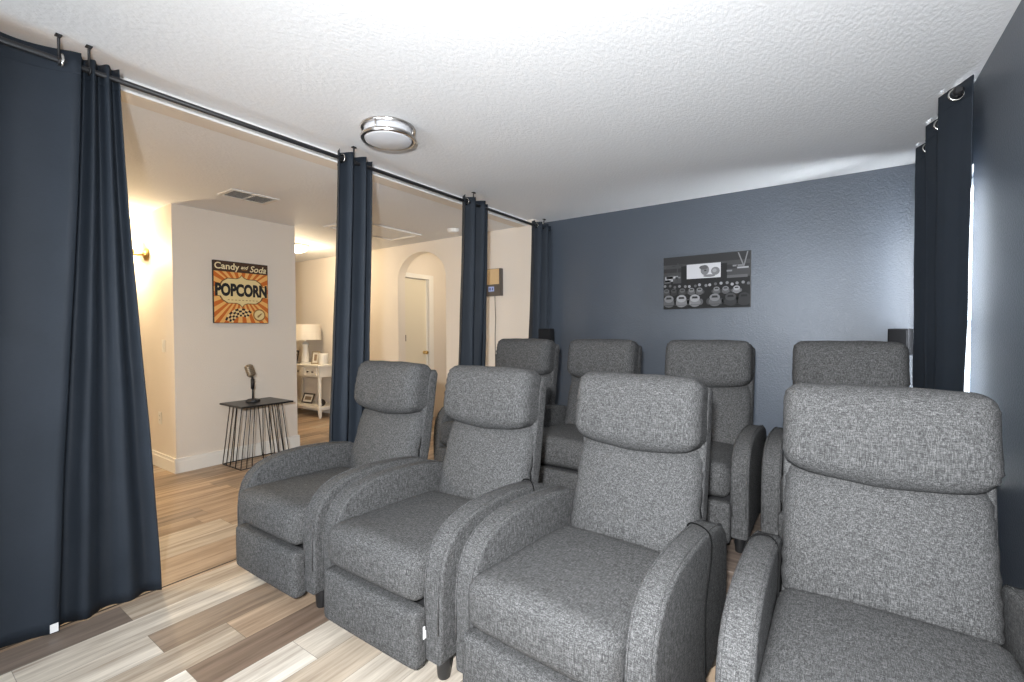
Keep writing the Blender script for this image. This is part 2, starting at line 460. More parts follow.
# platform under the back row
bm = bmesh.new(); box(bm, -2.57, WR - .018, 2.40, DT - .018, 0, RZ, 0, .004)
tag(link('seating_platform', bm, M['riser']), 'low brown wooden platform the back row of recliners stands on', 'platform')

# ------------------------------------------------------------------ recliner
OW, AT = .36, .088             # half outer width, arm thickness
def arm_profile():
    top = [(.052, .09), (.05, .20), (.05, .34), (.056, .41), (.072, .468), (.10, .515), (.145, .552), (.21, .577), (.30, .590), (.40, .594),
           (.52, .588), (.62, .578), (.70, .566), (.76, .548), (.80, .515), (.82, .45), (.825, .30), (.82, .09)]
    return top[::-1]
def frame_back(p, y0, z0, a):
    """cushion-local (x, thickness, height) -> chair, leaning back by a"""
    y = p.y * math.cos(a) + p.z * math.sin(a); z = -p.y * math.sin(a) + p.z * math.cos(a)
    return Vector((p.x, y0 + y, z0 + z))
def recliner():
    root = empty('recliner', (0, 0, 0)); F = M['fabric']
    def seat(p, u):
        p = p.copy()
        if u.z > 0: p.z += .020 * (1 - u.x ** 2) * (1 - max(0, u.y) ** 2 * .6)
        if u.y < 0: p.y -= .018 * (1 - u.z ** 2) * (1 - u.x ** 4)
        k = abs(u.x) ** 8
        p.z += .003 * k * math.sin(p.y * 210 + u.x * 3); p.y += .002 * k * math.sin(p.z * 240)
        p.z -= .010 * (p.y / .31) if u.z > 0 else 0
        return p + Vector((0, .325, .372))
    link('seat_cushion', softbox(.552, .63, .165, .05, seat, 22), F, root, True)
    def foot(p, u):
        p = p.copy()
        if u.y < 0: p.y -= .014 * (1 - u.z ** 2) * (1 - u.x ** 2)
        return p + Vector((0, .034, .171))
    link('footrest', softbox(.562, .07, .215, .022, foot, 12), F, root, True)
    for s in (-1, 1):
        xa, xb = sorted((s * OW, s * (OW - AT)))
        a_ = link('armrest', profile_slab(arm_profile(), xa, xb, .016), F, root, True, math.radians(50))
        # seam welts along both rims
        bm = bmesh.new(); pr = arm_profile()
        for x in (xa + .012, xb - .012):
            pts = [(x, q[0], q[1]) for q in pr[1:-1]]
            c = Vector((0, .45, .3))
            pts = [(p[0], p[1] + (-.0015 if p[1] < .3 else .0), p[2] + .0005) for p in pts]
            tube(bm, pts, .0032, 6)
        link('seam_welt', bm, F, a_)
    # back cushion
    def back(p, u):
        p = p.copy()
        if u.y < 0:
            p.y -= .030 * (1 - u.x ** 2) * (1 - u.z ** 2)
            p.y += .025 * abs(u.x) ** 4
        k = max(0, abs(u.x) - .72) / .28
        p.y += .0035 * k * math.sin(p.z * 170 + 2 * u.x); p.x += .003 * k * math.sin(p.z * 120 + u.x)
        p.x *= 1.0 - .035 * (u.z > 0) * u.z ** 2
        if u.z > .55 and u.y < 0: p.y += .045 * ((u.z - .55) / .45) ** 2
        return frame_back(p, .775, .60, math.radians(18.5))
    link('backrest', softbox(.545, .14, .46, .045, back, 22), F, root, True)
    # head pillow with a drooping lower rim and puckered ends
    def head(p, u):
        p = p.copy()
        if u.y < 0: p.y -= .040 * (1 - .6 * u.x ** 4) * math.cos((u.z + .12) * 1.3)
        if u.z < 0: p.z += -.034 * (1 - u.x ** 2) * (-u.z) + .010 * (-u.z)
        if u.z > 0: p.z += .006 * (1 - u.x ** 2) * u.z
        k = max(0, abs(u.x) - .80) / .20
        p.x += math.copysign(.002, u.x) * k * math.sin(p.z * 185 + p.y * 40) if u.x else 0
        p.y += .0060 * k * math.sin(p.z * 205 + 1.3 + 2 * u.x)
        p += Vector(noise.noise_vector(p * 9.0)) * .004
        return frame_back(p, .822, .941, math.radians(9))
    link('headrest', softbox(.55, .16, .295, .056, head, 24), F, root, True)
    # upholstered shell behind the cushions
    prof = [(.80, .30), (.905, 1.02), (.925, 1.035), (.95, 1.03), (.955, 1.01), (.86, .30)]
    bm = profile_slab([(.735, .30), (.79, .62), (.86, 1.0), (.885, 1.04), (.93, 1.045), (.945, 1.02), (.875, .60), (.80, .30)][::-1], -.277, .277, .018)
    link('back_panel', bm, F, root, True, math.radians(45))
    bm = bmesh.new(); box(bm, -.268, .268, .10, .74, .075, .29); link('base_frame', bm, M['under'], root)
    for sx in (-1, 1):
        for y in (.115, .755):
            bm = bmesh.new()
            lathe(bm, [(.022, 0), (.024, .004), (.030, .085), (.030, .095)], (sx * (OW - .048), y, 0), 16)
            link('leg', bm, M['blackplastic'], root, True, math.radians(40))
    return root
def copy_tree(o, parent=None):
    c = o.copy(); COL.objects.link(c)
    if parent: c.parent = parent
    for ch in [q for q in o.children]: copy_tree(ch, c)
    return c
proto = recliner()
seats = [(-2.27, 1.12, 0, 'grey fabric recliner at the hallway end of the front row'),
         (-1.49, 1.12, 0, 'front row grey recliner, second from the hallway, white tag beside its footrest'),
         (-.732, 1.125, 0, 'front row grey recliner with thin black cord over its outer armrest'),
         (.128, 1.12, 0, 'grey recliner at the end of the front row beside the blue side wall'),
         (-2.20, 2.53, RZ, 'back row grey recliner at the hallway end, beside the corner curtain'),
         (-1.48, 2.53, RZ, 'back row grey recliner, second from the hallway, on the platform'),
         (-.707, 2.53, RZ, 'back row grey recliner in front of the black and white picture'),
         (.066, 2.53, RZ, 'back row grey recliner next to the window curtain')]
chairs = []
for i, (x, y, z, lab) in enumerate(seats):
    o = proto if i == 0 else copy_tree(proto)
    o.location = (x, y, z); o.rotation_euler = (0, 0, -.05 if i == 2 else 0); tag(o, lab, 'recliner', 'grey recliners in two rows'); chairs.append(o)
# black hand-control cords over two armrests, and the tag at the second chair
def cord(root, pts, r=.0028):
    bm = bmesh.new()
    P_ = [Vector(p) for p in pts]; out = []
    for i in range(len(P_) - 1):
        a, b, c, e = P_[max(i - 1, 0)], P_[i], P_[i + 1], P_[min(i + 2, len(P_) - 1)]
        for k in range(6):
            t = k / 6
            out.append(.5 * ((2 * b) + (c - a) * t + (2 * a - 5 * b + 4 * c - e) * t * t + (3 * b - a - 3 * c + e) * t ** 3))
    out.append(P_[-1]); tube(bm, out, r, 8)
    o = link('cord', bm, M['cord'], root); o['label'] = 'thin black cord'; return o
c3 = cord(chairs[2], [(.268, .64, .50), (.268, .62, .565), (.29, .60, .592), (.335, .58, .594), (.365, .56, .575), (.367, .56, .50), (.366, .50, .36), (.39, .40, .22), (.40, .36, .16), (.385, .30, .10)])
bm = bmesh.new(); lathe(bm, [(.001, 0), (.007, .002), (.007, .03), (.004, .034), (.001, .036)], (.398, .37, .16), 10); link('cord_plug', bm, M['chrome'], c3, True)
cord(chairs[3], [(-.367, .58, .48), (-.366, .60, .56), (-.335, .62, .592), (-.29, .62, .590), (-.268, .60, .55), (-.268, .58, .47), (-.268, .57, .42)])
cord(chairs[1], [(.268, .70, .47), (.27, .70, .555), (.30, .69, .582), (.345, .67, .582), (.366, .66, .54), (.367, .66, .40)])
bm = bmesh.new(); box(bm, .283, .286, .028, .048, .17, .215)
bm.transform(Matrix.Translation((0, .01, 0))); t_ = link('care_tag', bm, M['tagwhite'], chairs[1]); t_['label'] = 'small white tag'

# ------------------------------------------------------------------ curtains
RX, RODZ = -2.61, 2.398
def curtain(name, label, yt, yb, xt, xb, nf, at, ab, ztop, zbot, seed, phase=0.0, bunch=.25, group='navy grommet curtains', extra=None, sharp=.75):
    rn = random.Random(seed); ph = [rn.uniform(0, 6.28) for _ in range(6)]
    ns = int(round(nf * 18)); nt_ = 44; bm = bmesh.new(); grid = []
    for j in range(nt_ + 1):
        t = j / nt_; z = ztop + (zbot - ztop) * t
        e = t * t * (3 - 2 * t) * .5 + t * .5
        row = []
        for i in range(ns + 1):
            s = i / ns
            A = at + (ab - at) * e
            a = 2 * PI * nf * s + phase
            f = math.copysign(abs(math.sin(a)) ** sharp, math.sin(a))
            f += .30 * e * math.sin(a * .5 + ph[0] + 1.2 * t) + .22 * e * math.sin(a * 1.5 + ph[1] - .8 * t)
            sh = s + bunch * math.sin(2 * a) / (2 * PI * nf * 2) * 1.6
            sh += e * .010 * math.sin(3.1 * s * nf + ph[2])
            sh = max(-.02, min(1.02, sh))
            y = (yt[0] + (yb[0] - yt[0]) * e) * (1 - sh) + (yt[1] + (yb[1] - yt[1]) * e) * sh
            x = xt + (xb - xt) * e + A * f
            x += .004 * e * math.sin(z * 9 + ph[3] + s * 7) 
            if extra: x, y = extra(x, y, s, t)
            row.append(bm.verts.new((x, y, z)))
        grid.append(row)
    for j in range(nt_):
        for i in range(ns):
            f = bm.faces.new((grid[j][i], grid[j][i + 1], grid[j + 1][i + 1], grid[j + 1][i])); f.smooth = True
    root = empty(name, (xt, (yt[0] + yt[1]) / 2, zbot)); tag(root, label, 'curtain', group)
    inv = Matrix.Translation(-Vector(root.location))
    bm.transform(inv)
    pn = link('curtain_panel', bm, M['curtain'], root, True)
    so = pn.modifiers.new('cloth', 'SOLIDIFY'); so.thickness = .003; so.offset = 0
    return root, pn, inv
def grommets(root, inv, ys, x, z, R=.024, tilt=0.0):
    for y in ys:
        b = bmesh.new(); torus(b, (x, y, z), R, .0055, 'y', 24, 8, 0, tilt if not callable(tilt) else tilt(y)); b.transform(inv)
        link('grommet', b, M['chrome'], root)
def hem(root, pn, inv, ztop, frac):
    """a stitched line across the cloth, cut from the cloth's own shape"""
    me = pn.data; zt = ztop - frac - root.location.z
    rows = {}
    for v in me.vertices: rows.setdefault(round(v.co.z, 4), []).append(v.co.copy())
    zk = sorted(rows); below = max(k for k in zk if k <= zt); above = min(k for k in zk if k >= zt)
    fr = 0 if above == below else (zt - below) / (above - below)
    line = [rows[below][i].lerp(rows[above][i], fr) for i in range(len(rows[below]))]
    b = bmesh.new()
    prev = None
    for i in range(len(line)):
        t = (line[min(i + 1, len(line) - 1)] - line[max(i - 1, 0)]); n_ = Vector((t.y, -t.x, 0)).normalized() * .0032
        ring = [b.verts.new(line[i] + n_ * s_ + Vector((0, 0, dz))) for s_, dz in ((1, .0025), (1, -.0025), (-1, -.0025), (-1, .0025))]
        if prev:
            for q in range(4): b.faces.new((prev[q], prev[(q + 1) % 4], ring[(q + 1) % 4], ring[q]))
        prev = ring
    link('heading_seam', b, M['curtain'], root)
ZT = 2.445
HG = 'navy curtains on the hallway rod'
r, pn, inv = curtain('curtain', 'wide spread navy curtain with a white tag at its hem, nearest the camera', (-.60, .565), (-.60, .480), RX, -2.735, 2.38, .045, .040, ZT, .003, 3, -1.747, .10, HG)
grommets(r, inv, (-.464, -.219, .026, .271, .516), RX, RODZ); hem(r, pn, inv, ZT, .085)
bm = bmesh.new(); box(bm, -2.700, -2.697, .452, .478, .014, .05); bm.transform(inv)
t_ = link('care_tag', bm, M['tagwhite'], r); t_['label'] = 'small white tag'
# vertical side hem of the wide curtain
r, pn, inv = curtain('curtain', 'navy curtain bunched in narrow folds, overlapping the wide spread curtain', (.560, .700), (.415, .850), RX - .005, -2.755, 3, .020, .020, ZT, .003, 5, .6, .15, HG)
hem(r, pn, inv, ZT, .085)
r, pn, inv = curtain('curtain', 'gathered navy curtain hanging behind the recliner at the hallway end', (1.800, 2.065), (1.765, 2.07), RX, -2.71, 2.6, .042, .042, ZT, .012, 8, 2.6, .2, HG)
grommets(r, inv, (1.835,), RX, RODZ); hem(r, pn, inv, ZT, .085)
r, pn, inv = curtain('curtain', 'gathered navy curtain between the arch and the wood-faced wall box', (3.01, 3.37), (3.0, 3.40), RX, -2.70, 2.6, .042, .040, ZT, .012, 11, 2.4, .2, HG)
grommets(r, inv, (3.06, 3.27), RX, RODZ); hem(r, pn, inv, ZT, .085)
r, pn, inv = curtain('curtain', 'narrow navy curtain in the corner against the blue back wall', (4.14, 4.475), (4.11, 4.475), RX, -2.66, 2.6, .045, .045, ZT, .012, 14, 2.8, .15, HG)
grommets(r, inv, (4.19,), RX, RODZ); hem(r, pn, inv, ZT, .085)
r, pn, inv = curtain('curtain', 'navy curtain in deep folds covering the bright window', (3.035, 4.15), (3.05, 4.15), .478, .480, 2.75, .047, .034, 2.475, RZ + .008, 17, PI / 2, .55, 'navy window curtain', None, .7)
grommets(r, inv, (3.09, 3.29, 3.49, 3.69, 3.89, 4.09), .476, 2.42, .027, lambda y: .0); hem(r, pn, inv, 2.475, .085)

# rods
def rod(name, label, p0, p1, r, brackets, finial, wall_x):
    o = empty(name, p0); inv = Matrix.Translation(-Vector(p0)); tag(o, label, 'curtain rod')
    b = bmesh.new(); tube(b, [p0, p1], r, 14); b.transform(inv); link('rod_tube', b, M['black'], o)
    for y in brackets:
        b = bmesh.new(); x, z = p0[0], p0[2]
        pts = [(x + .018, y, z + .008), (x + .015, y, z - .012), (x, y, z - .019), (x - .015, y, z - .012), (x - .018, y, z + .004), (x - .012, y, z + .018), (x + .002, y, z + .022)]
        tube(b, pts, .005, 8)
        b.transform(inv); link('rod_bracket', b, M['black'], o)
        b = bmesh.new(); tube(b, [(x + .002, y, z + .012), (x + .002, y, HT - .018), (x + .010, y, HT - .008), (x + .026, y, HT - .012)], .005, 8)
        box(b, x - .012, x + .014, y - .010, y + .010, HT - .005, HT - .0005)
        b.transform(inv); link('ceiling_hook', b, M['black'], o)
    for y, sgn in finial:
        b = bmesh.new(); lathe(b, [(.001, -.024), (.013, -.022), (.021, -.010), (.0225, .003), (.018, .016), (.012, .022), (.011, .045)][::1], (p0[0], y, p0[2]), 20, axis='y'); b.transform(inv)
        link('finial', b, M['black'], o, True)
    return o
rod('curtain_rod', 'long black curtain rod across the hallway opening', (RX, -.61, RODZ), (RX, 4.495, RODZ), .0125, (.508, .602, 1.92, 3.15, 4.35), [], XB)
rod('curtain_rod', 'short black curtain rod over the window curtain', (.476, 3.03, 2.42), (.476, 4.23, 2.42), .0125, (4.22,), [(3.058, -1)], WR)

# ------------------------------------------------------------------ ceiling things
def cyl_part(nm, prof, m, par, n=40, smooth=True, axis='z'):
    b = bmesh.new(); lathe(b, prof, (0, 0, 0), n, axis=axis); return link(nm, b, m, par, smooth, math.radians(35))
lt = empty('ceiling_light', (-2.19, 1.857, HT)); tag(lt, 'round flush ceiling light with two brushed nickel bands', 'ceiling light')
cyl_part('mounting_pan', [(.135, 0), (.135, -.012), (.001, -.012)], M['white'], lt)
cyl_part('diffuser', [(.132, -.010), (.134, -.030), (.134, -.066), (.128, -.080), (.11, -.088), (.001, -.094)], M['lens'], lt, 48)
for z0, z1 in ((-.004, -.022), (-.056, -.078)):
    cyl_part('nickel_band', [(.138, z0), (.150, z0 - .002), (.153, (z0 + z1) / 2), (.150, z1 + .002), (.138, z1), (.138, z0)], M['nickel'], lt, 56)
for a in (.4, 1.97, 3.54, 5.11):
    b = bmesh.new(); tube(b, [(.148 * math.cos(a), .148 * math.sin(a), -.014), (.148 * math.cos(a), .148 * math.sin(a), -.064)], .0045, 8)
    link('band_post', b, M['nickel'], lt)
lt.scale = (1.05, 1.05, 1.05)
dm = empty('ceiling_light', (-5.92, 3.42, H)); tag(dm, 'glowing dome ceiling light in the room with the white console table', 'ceiling light')
cyl_part('base_ring', [(.17, 0), (.17, -.02), (.15, -.022)], M['white'], dm)
cyl_part('dome', [(.16, -.018), (.158, -.04), (.135, -.07), (.09, -.09), (.001, -.1)], M['dome'], dm)
hm = copy_tree(dm); hm.location = (-4.3, -.3, H); hm['label'] = 'added dome light, unseen, filling the hall behind the wide spread curtain'  # extra dome out of view, added to brighten the hall floor
vt = empty('air_vent', (-4.115, 1.97, H)); tag(vt, 'white louvred air vent in the hall ceiling', 'vent')
b = bmesh.new()
for q in ((-.135, -.105, -.195, .195), (.105, .135, -.195, .195), (-.105, .105, -.195, -.165), (-.105, .105, .165, .195), (-.105, .105, -.008, .008)): box(b, q[0], q[1], q[2], q[3], -.010, 0, 0, .002)
link('frame', b, M['vent'], vt)
b = bmesh.new(); box(b, -.105, .105, -.165, .165, -.0015, -.0005); link('throat', b, M['ventdark'], vt)
for i in range(7):
    x = -.090 + .03 * i; b = bmesh.new()
    vs = [(x - .010, -.165, -.002), (x + .008, -.165, -.010), (x + .010, -.165, -.009), (x - .008, -.165, -.001)]
    r0 = [b.verts.new(v) for v in vs]; r1 = [b.verts.new((v[0], .165, v[2])) for v in vs]
    for k in range(4): b.faces.new((r0[k], r0[(k + 1) % 4], r1[(k + 1) % 4], r1[k]))
    b.faces.new(r0); b.faces.new(r1); link('slat', b, M['vent'], vt)
hx = empty('attic_hatch', (-4.33, 3.46, H)); tag(hx, 'flat attic hatch with thin white frame in the hall ceiling', 'hatch')
b = bmesh.new()
for q in ((-.27, -.23, -.48, .48), (.23, .27, -.48, .48), (-.23, .23, -.48, -.44), (-.23, .23, .44, .48)): box(b, *q, -.018, 0, 0, .004)
link('frame', b, M['white'], hx)
b = bmesh.new(); box(b, -.222, .222, -.432, .432, -.006, -.001); link('panel', b, M['ceiling'], hx)
sd = empty('smoke_detector', (-3.57, 3.95, H)); tag(sd, 'small round white smoke detector, partly hidden by a gathered curtain', 'smoke detector')
cyl_part('base', [(.07, 0), (.07, -.012), (.001, -.012)], M['white'], sd); cyl_part('cover', [(.062, -.012), (.06, -.03), (.045, -.04), (.001, -.042)], M['white'], sd)

# ------------------------------------------------------------------ popcorn sign on the hall block (faces +x)
def sr(*c): return tuple((v / 255) ** 2.2 for v in c)
ps = empty('popcorn_sign', (-4.888, 2.243, 1.672)); tag(ps, 'orange striped canvas sign reading POPCORN', 'sign')
W_, H_ = .518, .606
b = bmesh.new(); box(b, .001, .028, -W_ / 2, W_ / 2, -H_ / 2, H_ / 2, 0, .002); link('canvas', b, M['canvas_edge'], ps)
PM = [simple('print_%d' % i, c, .75) for i, c in enumerate([sr(72, 52, 38), sr(199, 104, 38), sr(232, 178, 104), sr(226, 205, 150), sr(28, 26, 30), sr(236, 222, 180), sr(150, 108, 60), sr(118, 82, 46)])]
def pt(u, v, d=0): return (.0286 + d, u * W_ / 2, v * H_ / 2)       # u, v in -1..1
b = bmesh.new()
E_ = .985
poly(b, [pt(-E_, .66), pt(E_, .66), pt(E_, E_), pt(-E_, E_)], 0)
n = 22; v1, v0 = .66, -E_
cx, cy = 0, .05
per = []
for (xa, ya), (xb, yb), m_ in (((-E_, v1), (E_, v1), 14), ((E_, v1), (E_, v0), 10), ((E_, v0), (-E_, v0), 12), ((-E_, v0), (-E_, v1), 10)):
    for k in range(m_): per.append(((xa + (xb - xa) * k / m_), (ya + (yb - ya) * k / m_)))
for k in range(len(per)):
    poly(b, [pt(cx, cy), pt(*per[k]), pt(*per[(k + 1) % len(per)])], 1 if k % 2 else 2)
link('striped_print', b, PM, ps)
def badge(bm, sc, mi, d):
    out = []
    top = [(-.93, -.16), (-.93, .16), (-.78, .17), (-.70, .30), (-.52, .40), (-.2, .40), (-.08, .44), (0, .52)]
    up = top + [(-x, y) for x, y in top[::-1][1:]]
    full = up + [(x, -y * 1.0) for x, y in up[::-1][1:-1]]
    poly(bm, [pt(x * sc, .05 + (y * sc if abs(y) > .2 else y + math.copysign(.02, y) * (sc > 1)) * 1.0, d) for x, y in full], mi)
b = bmesh.new(); badge(b, 1.03, 7, .0006); badge(b, .97, 3, .0012)
TR = lambda u, v, d: Matrix.Translation(Vector(pt(u, v, d))) @ Matrix(((0, 0, 1, 0), (1, 0, 0, 0), (0, 1, 0, 0), (0, 0, 0, 1)))
text_into(b, 'POPCORN', .158, TR(0, .06, .002), 4, .0085, 0, .655)
# faint small line under the big word
for i in range(9): poly(b, [pt(-.52 + .13 * i, -.255, .0018), pt(-.45 + .13 * i, -.255, .0018), pt(-.45 + .13 * i, -.235, .0018), pt(-.52 + .13 * i, -.235, .0018)], 6)
link('name_badge', b, PM, ps)
b = bmesh.new()
text_into(b, 'Candy', .088, TR(-.53, .825, .0012), 5, .0016, 0, 1.0)
text_into(b, 'and', .05, TR(.09, .835, .0012), 5, .001, .35, .9)
text_into(b, 'Soda', .088, TR(.60, .80, .0012), 5, .0012, .3, .95)
poly(b, [pt(.0, .745, .001), pt(.2, .745, .001), pt(.2, .765, .001), pt(.0, .765, .001)], 6)
link('heading_lettering', b, PM, ps)
b = bmesh.new()          # checkered popcorn tub rim and round seal
for i in range(9):
    for j in range(4):
        a = PI * (.30 + .60 * i / 9); a2 = PI * (.30 + .60 * (i + .92) / 9); q0, q1 = .34 + .075 * j, .34 + .075 * (j + .94)
        f = lambda r, an: pt(-.02 + r * math.cos(an) * 1.0, -1.08 + r * math.sin(an) * .9, .0008)
        poly(b, [f(q0, a), f(q1, a), f(q1, a2), f(q0, a2)], 4 if (i + j) % 2 else 3)
for k in range(2):
    poly(b, [pt(.64 + (.24 - .05 * k) * math.cos(2 * PI * i / 28), -.72 + (.205 - .043 * k) * math.sin(2 * PI * i / 28), .0008 + .0006 * k) for i in range(28)], 3 if k else 6)
for i in range(5):
    poly(b, [pt(.56 + .03 * i, -.80 + .03 * i, .002), pt(.62 + .03 * i, -.80 + .03 * i, .002), pt(.65 + .03 * i, -.74 + .02 * i, .002), pt(.57 + .03 * i, -.74 + .02 * i, .002)], 6)
link('printed_motifs', b, PM, ps)

# ------------------------------------------------------------------ drive-in picture on the blue wall (faces -y)
pc = empty('canvas_picture', (-.9726, DT, 1.7267)); tag(pc, 'black and white canvas of parked cars at an open-air cinema', 'picture')
PW, PH = .748, .490
b = bmesh.new(); box(b, -PW / 2, PW / 2, -.030, -.001, -PH / 2, PH / 2, 0, .002); link('canvas', b, M['canvas_edge'], pc)
G_ = [simple('grey_print_%d' % i, (v, v, v * 1.04), .8) for i, v in enumerate([.008, .022, .042, .085, .16, .27, .50])]
def gp(u, v, d=0): return (u * PW / 2, -.0306 - d, v * PH / 2)
b = bmesh.new(); rp = random.Random(4)
def gpoly(pts, mi, d):
    q = [(max(-.99, min(.99, x)), max(-.99, min(.99, y))) for x, y in pts]
    q = [p for i, p in enumerate(q) if abs(p[0] - q[i - 1][0]) + abs(p[1] - q[i - 1][1]) > 1e-6]
    if len(q) > 2: poly(b, [gp(x, y, d) for x, y in q], mi)
def ell(x, y, rx, ry, mi, d, n=14, a0=0, a1=2 * PI): gpoly([(x + rx * math.cos(a0 + (a1 - a0) * i / n), y + ry * math.sin(a0 + (a1 - a0) * i / n)) for i in range(n + (a1 - a0 < 6))], mi, d)
gpoly([(-1, -1), (1, -1), (1, 1), (-1, 1)], 0, 0)
for i in range(6): gpoly([(-1, .1 + .15 * i), (1, .1 + .15 * i), (1, .25 + .15 * i), (-1, .25 + .15 * i)], [2, 2, 1, 2, 1, 1][i], .0002)   # dusk sky bands
gpoly([(-.56, .02), (.50, .02), (.50, .62), (-.56, .62)], 0, .0004)           # screen housing
gpoly([(-.425, .12), (.36, .12), (.36, .66), (-.425, .66)], 6, .0006)
ell(.0, .42, .10, .19, 4, .0008); ell(-.03, .52, .10, .08, 3, .001); ell(.01, .40, .03, .03, 2, .0012); ell(.24, .36, .10, .15, 4, .0008); ell(.22, .38, .05, .07, 5, .001); ell(.1, .2, .14, .05, 4, .0009)
for x, y, w, h, g_ in ((-.86, .16, .10, .10, 5), (-.78, .22, .14, .05, 5), (-.64, .20, .06, .03, 4), (-.9, .06, .08, .06, 3), (-.66, .04, .1, .06, 2), (.74, .50, .12, .03, 4), (.84, .42, .12, .03, 5), (.72, .12, .22, .05, 3), (.55, .33, .06, .03, 4)):
    gpoly([(x - w, y - h), (x + w, y - h), (x + w, y + h), (x - w, y + h)], g_, .0005)
for x0, y0, x1, y1 in ((.86, .46, .74, .96), (.86, .46, .94, .98), (-.66, .3, -.64, .75), (.68, .3, .72, .52)):
    gpoly([(x0 - .014, y0), (x0 + .014, y0), (x1 + .014, y1), (x1 - .014, y1)], 4 if x0 > .8 else 2, .0006)
for k in range(7): ell(-.65 + .09 * math.cos(k), .72 + .08 * math.sin(k * 1.7), .05, .012, 1, .0007, 8)
for i in range(17): ell(-.95 + .12 * i + rp.uniform(-.02, .02), -.10 - rp.uniform(0, .07), .035, .055, rp.choice((3, 4, 5)), .0008 + .0001 * i, 10)
def car(x, y, s, mi, d):
    lo_ = max(0, mi - 2)
    ell(x - .52 * s, y - .42 * s, .20 * s, .42 * s, lo_, d, 12); ell(x + .52 * s, y - .42 * s, .20 * s, .42 * s, lo_, d + .0001, 12)   # rear wings
    ell(x, y - .50 * s, .52 * s, .62 * s, max(1, mi - 1), d + .0002, 16)                    # boot lid
    ell(x, y + .10 * s, .44 * s, .52 * s, mi, d + .0003, 16)                                # roof
    gpoly([(x - .27 * s, y + .06 * s), (x + .27 * s, y + .06 * s), (x + .21 * s, y + .34 * s), (x - .21 * s, y + .34 * s)], 1 if mi > 2 else 0, d + .0005)
    gpoly([(x - .58 * s, y - .86 * s), (x + .58 * s, y - .86 * s), (x + .56 * s, y - .78 * s), (x - .56 * s, y - .78 * s)], max(1, mi - 2), d + .0006)
for i, (x, g_) in enumerate(((-.92, 3), (-.74, 2), (-.53, 3), (-.31, 4), (-.12, 4), (.27, 4), (.47, 4), (.71, 5))): car(x, -.32, .16, g_, .002 + .0001 * i)
for i, (x, g_) in enumerate(((-.86, 4), (-.55, 5), (-.23, 5), (.23, 4), (.58, 2), (.87, 1))): car(x, -.64, .27, g_, .003 + .0001 * i)
link('drive_in_print', b, G_, pc)

# ------------------------------------------------------------------ hall side table and microphone
st = empty('side_table', (-4.64, 2.265, 0)); tag(st, 'small black side table with flared wire legs below the popcorn sign', 'side table')
b = bmesh.new(); box(b, -.225, .225, -.245, .245, .580, .597, 0, .003); link('table_top', b, M['dark'], st)
b = bmesh.new(); loop = [(-.19, -.165), (.15, -.165), (.15, .165), (-.19, .165)]
for (xa, ya), (xb, yb) in zip(loop, loop[1:] + loop[:1]): tube(b, [(xa, ya, .574), (xb, yb, .574)], .005, 8)
link('top_ring', b, M['black'], st)
def base_of(x, y): return (x * 1.06, y * 1.42)
b = bmesh.new(); lb = [base_of(*q) for q in loop]
for (xa, ya), (xb, yb) in zip(lb, lb[1:] + lb[:1]): tube(b, [(xa, ya, .006), (xb, yb, .006)], .005, 8)
link('base_ring', b, M['black'], st)
spots = [(.15, -.165), (.15, -.13), (.15, -.095), (.15, -.02), (.15, .035), (.15, .095), (.15, .13), (.15, .165), (-.19, -.165), (-.12, -.165), (-.05, -.165), (.05, -.165),
         (-.19, .165), (-.12, .165), (-.05, .165), (.05, .165), (-.19, -.10), (-.19, .10)]
for x, y in spots:
    b = bmesh.new(); xb, yb = base_of(x, y); tube(b, [(x, y, .574), (xb, yb, .006)], .0042, 8); link('wire_leg', b, M['black'], st)
mc = empty('microphone', (-4.66, 2.235, .597)); tag(mc, 'vintage desk microphone standing on the black side table', 'microphone')
b = bmesh.new(); lathe(b, [(.062, 0), (.065, .006), (.061, .022), (.042, .03), (.012, .034)], (0, 0, 0), 28, scale=(1, 1)); link('base', b, M['black'], mc, True, math.radians(40))
b = bmesh.new(); tube(b, [(0, 0, .03), (0, 0, .15)], .008, 12); tube(b, [(0, 0, .13), (0, 0, .225)], .017, 14); link('stem', b, M['black'], mc)
tilt = Matrix.Translation((0, 0, .235)) @ Matrix.Rotation(math.radians(14), 4, 'X') @ Matrix.Rotation(math.radians(-8), 4, 'Y')
def mhead(p, u): return tilt @ (Vector((p.x, p.y, p.z)) + Vector((0, 0, .075)))
link('head', softbox(.062, .076, .125, .028, mhead, 10), M['micbody'], mc, True)
b = bmesh.new()
for i in range(6):
    z = .03 + .018 * i
    tube(b, [tilt @ Vector((.0325 * math.cos(a), .039 * math.sin(a), z)) for a in [PI * (-.48 + .96 * k / 10) for k in range(11)]], .003, 6)
link('grille_bars', b, M['micgrille'], mc)
b = bmesh.new(); tube(b, [tilt @ Vector((0, s_ * .041, .04)) for s_ in (-1, 1)], .006, 8); tube(b, [(0, 0, .22), tilt @ Vector((0, 0, .012))], .012, 10); link('swivel', b, M['black'], mc)

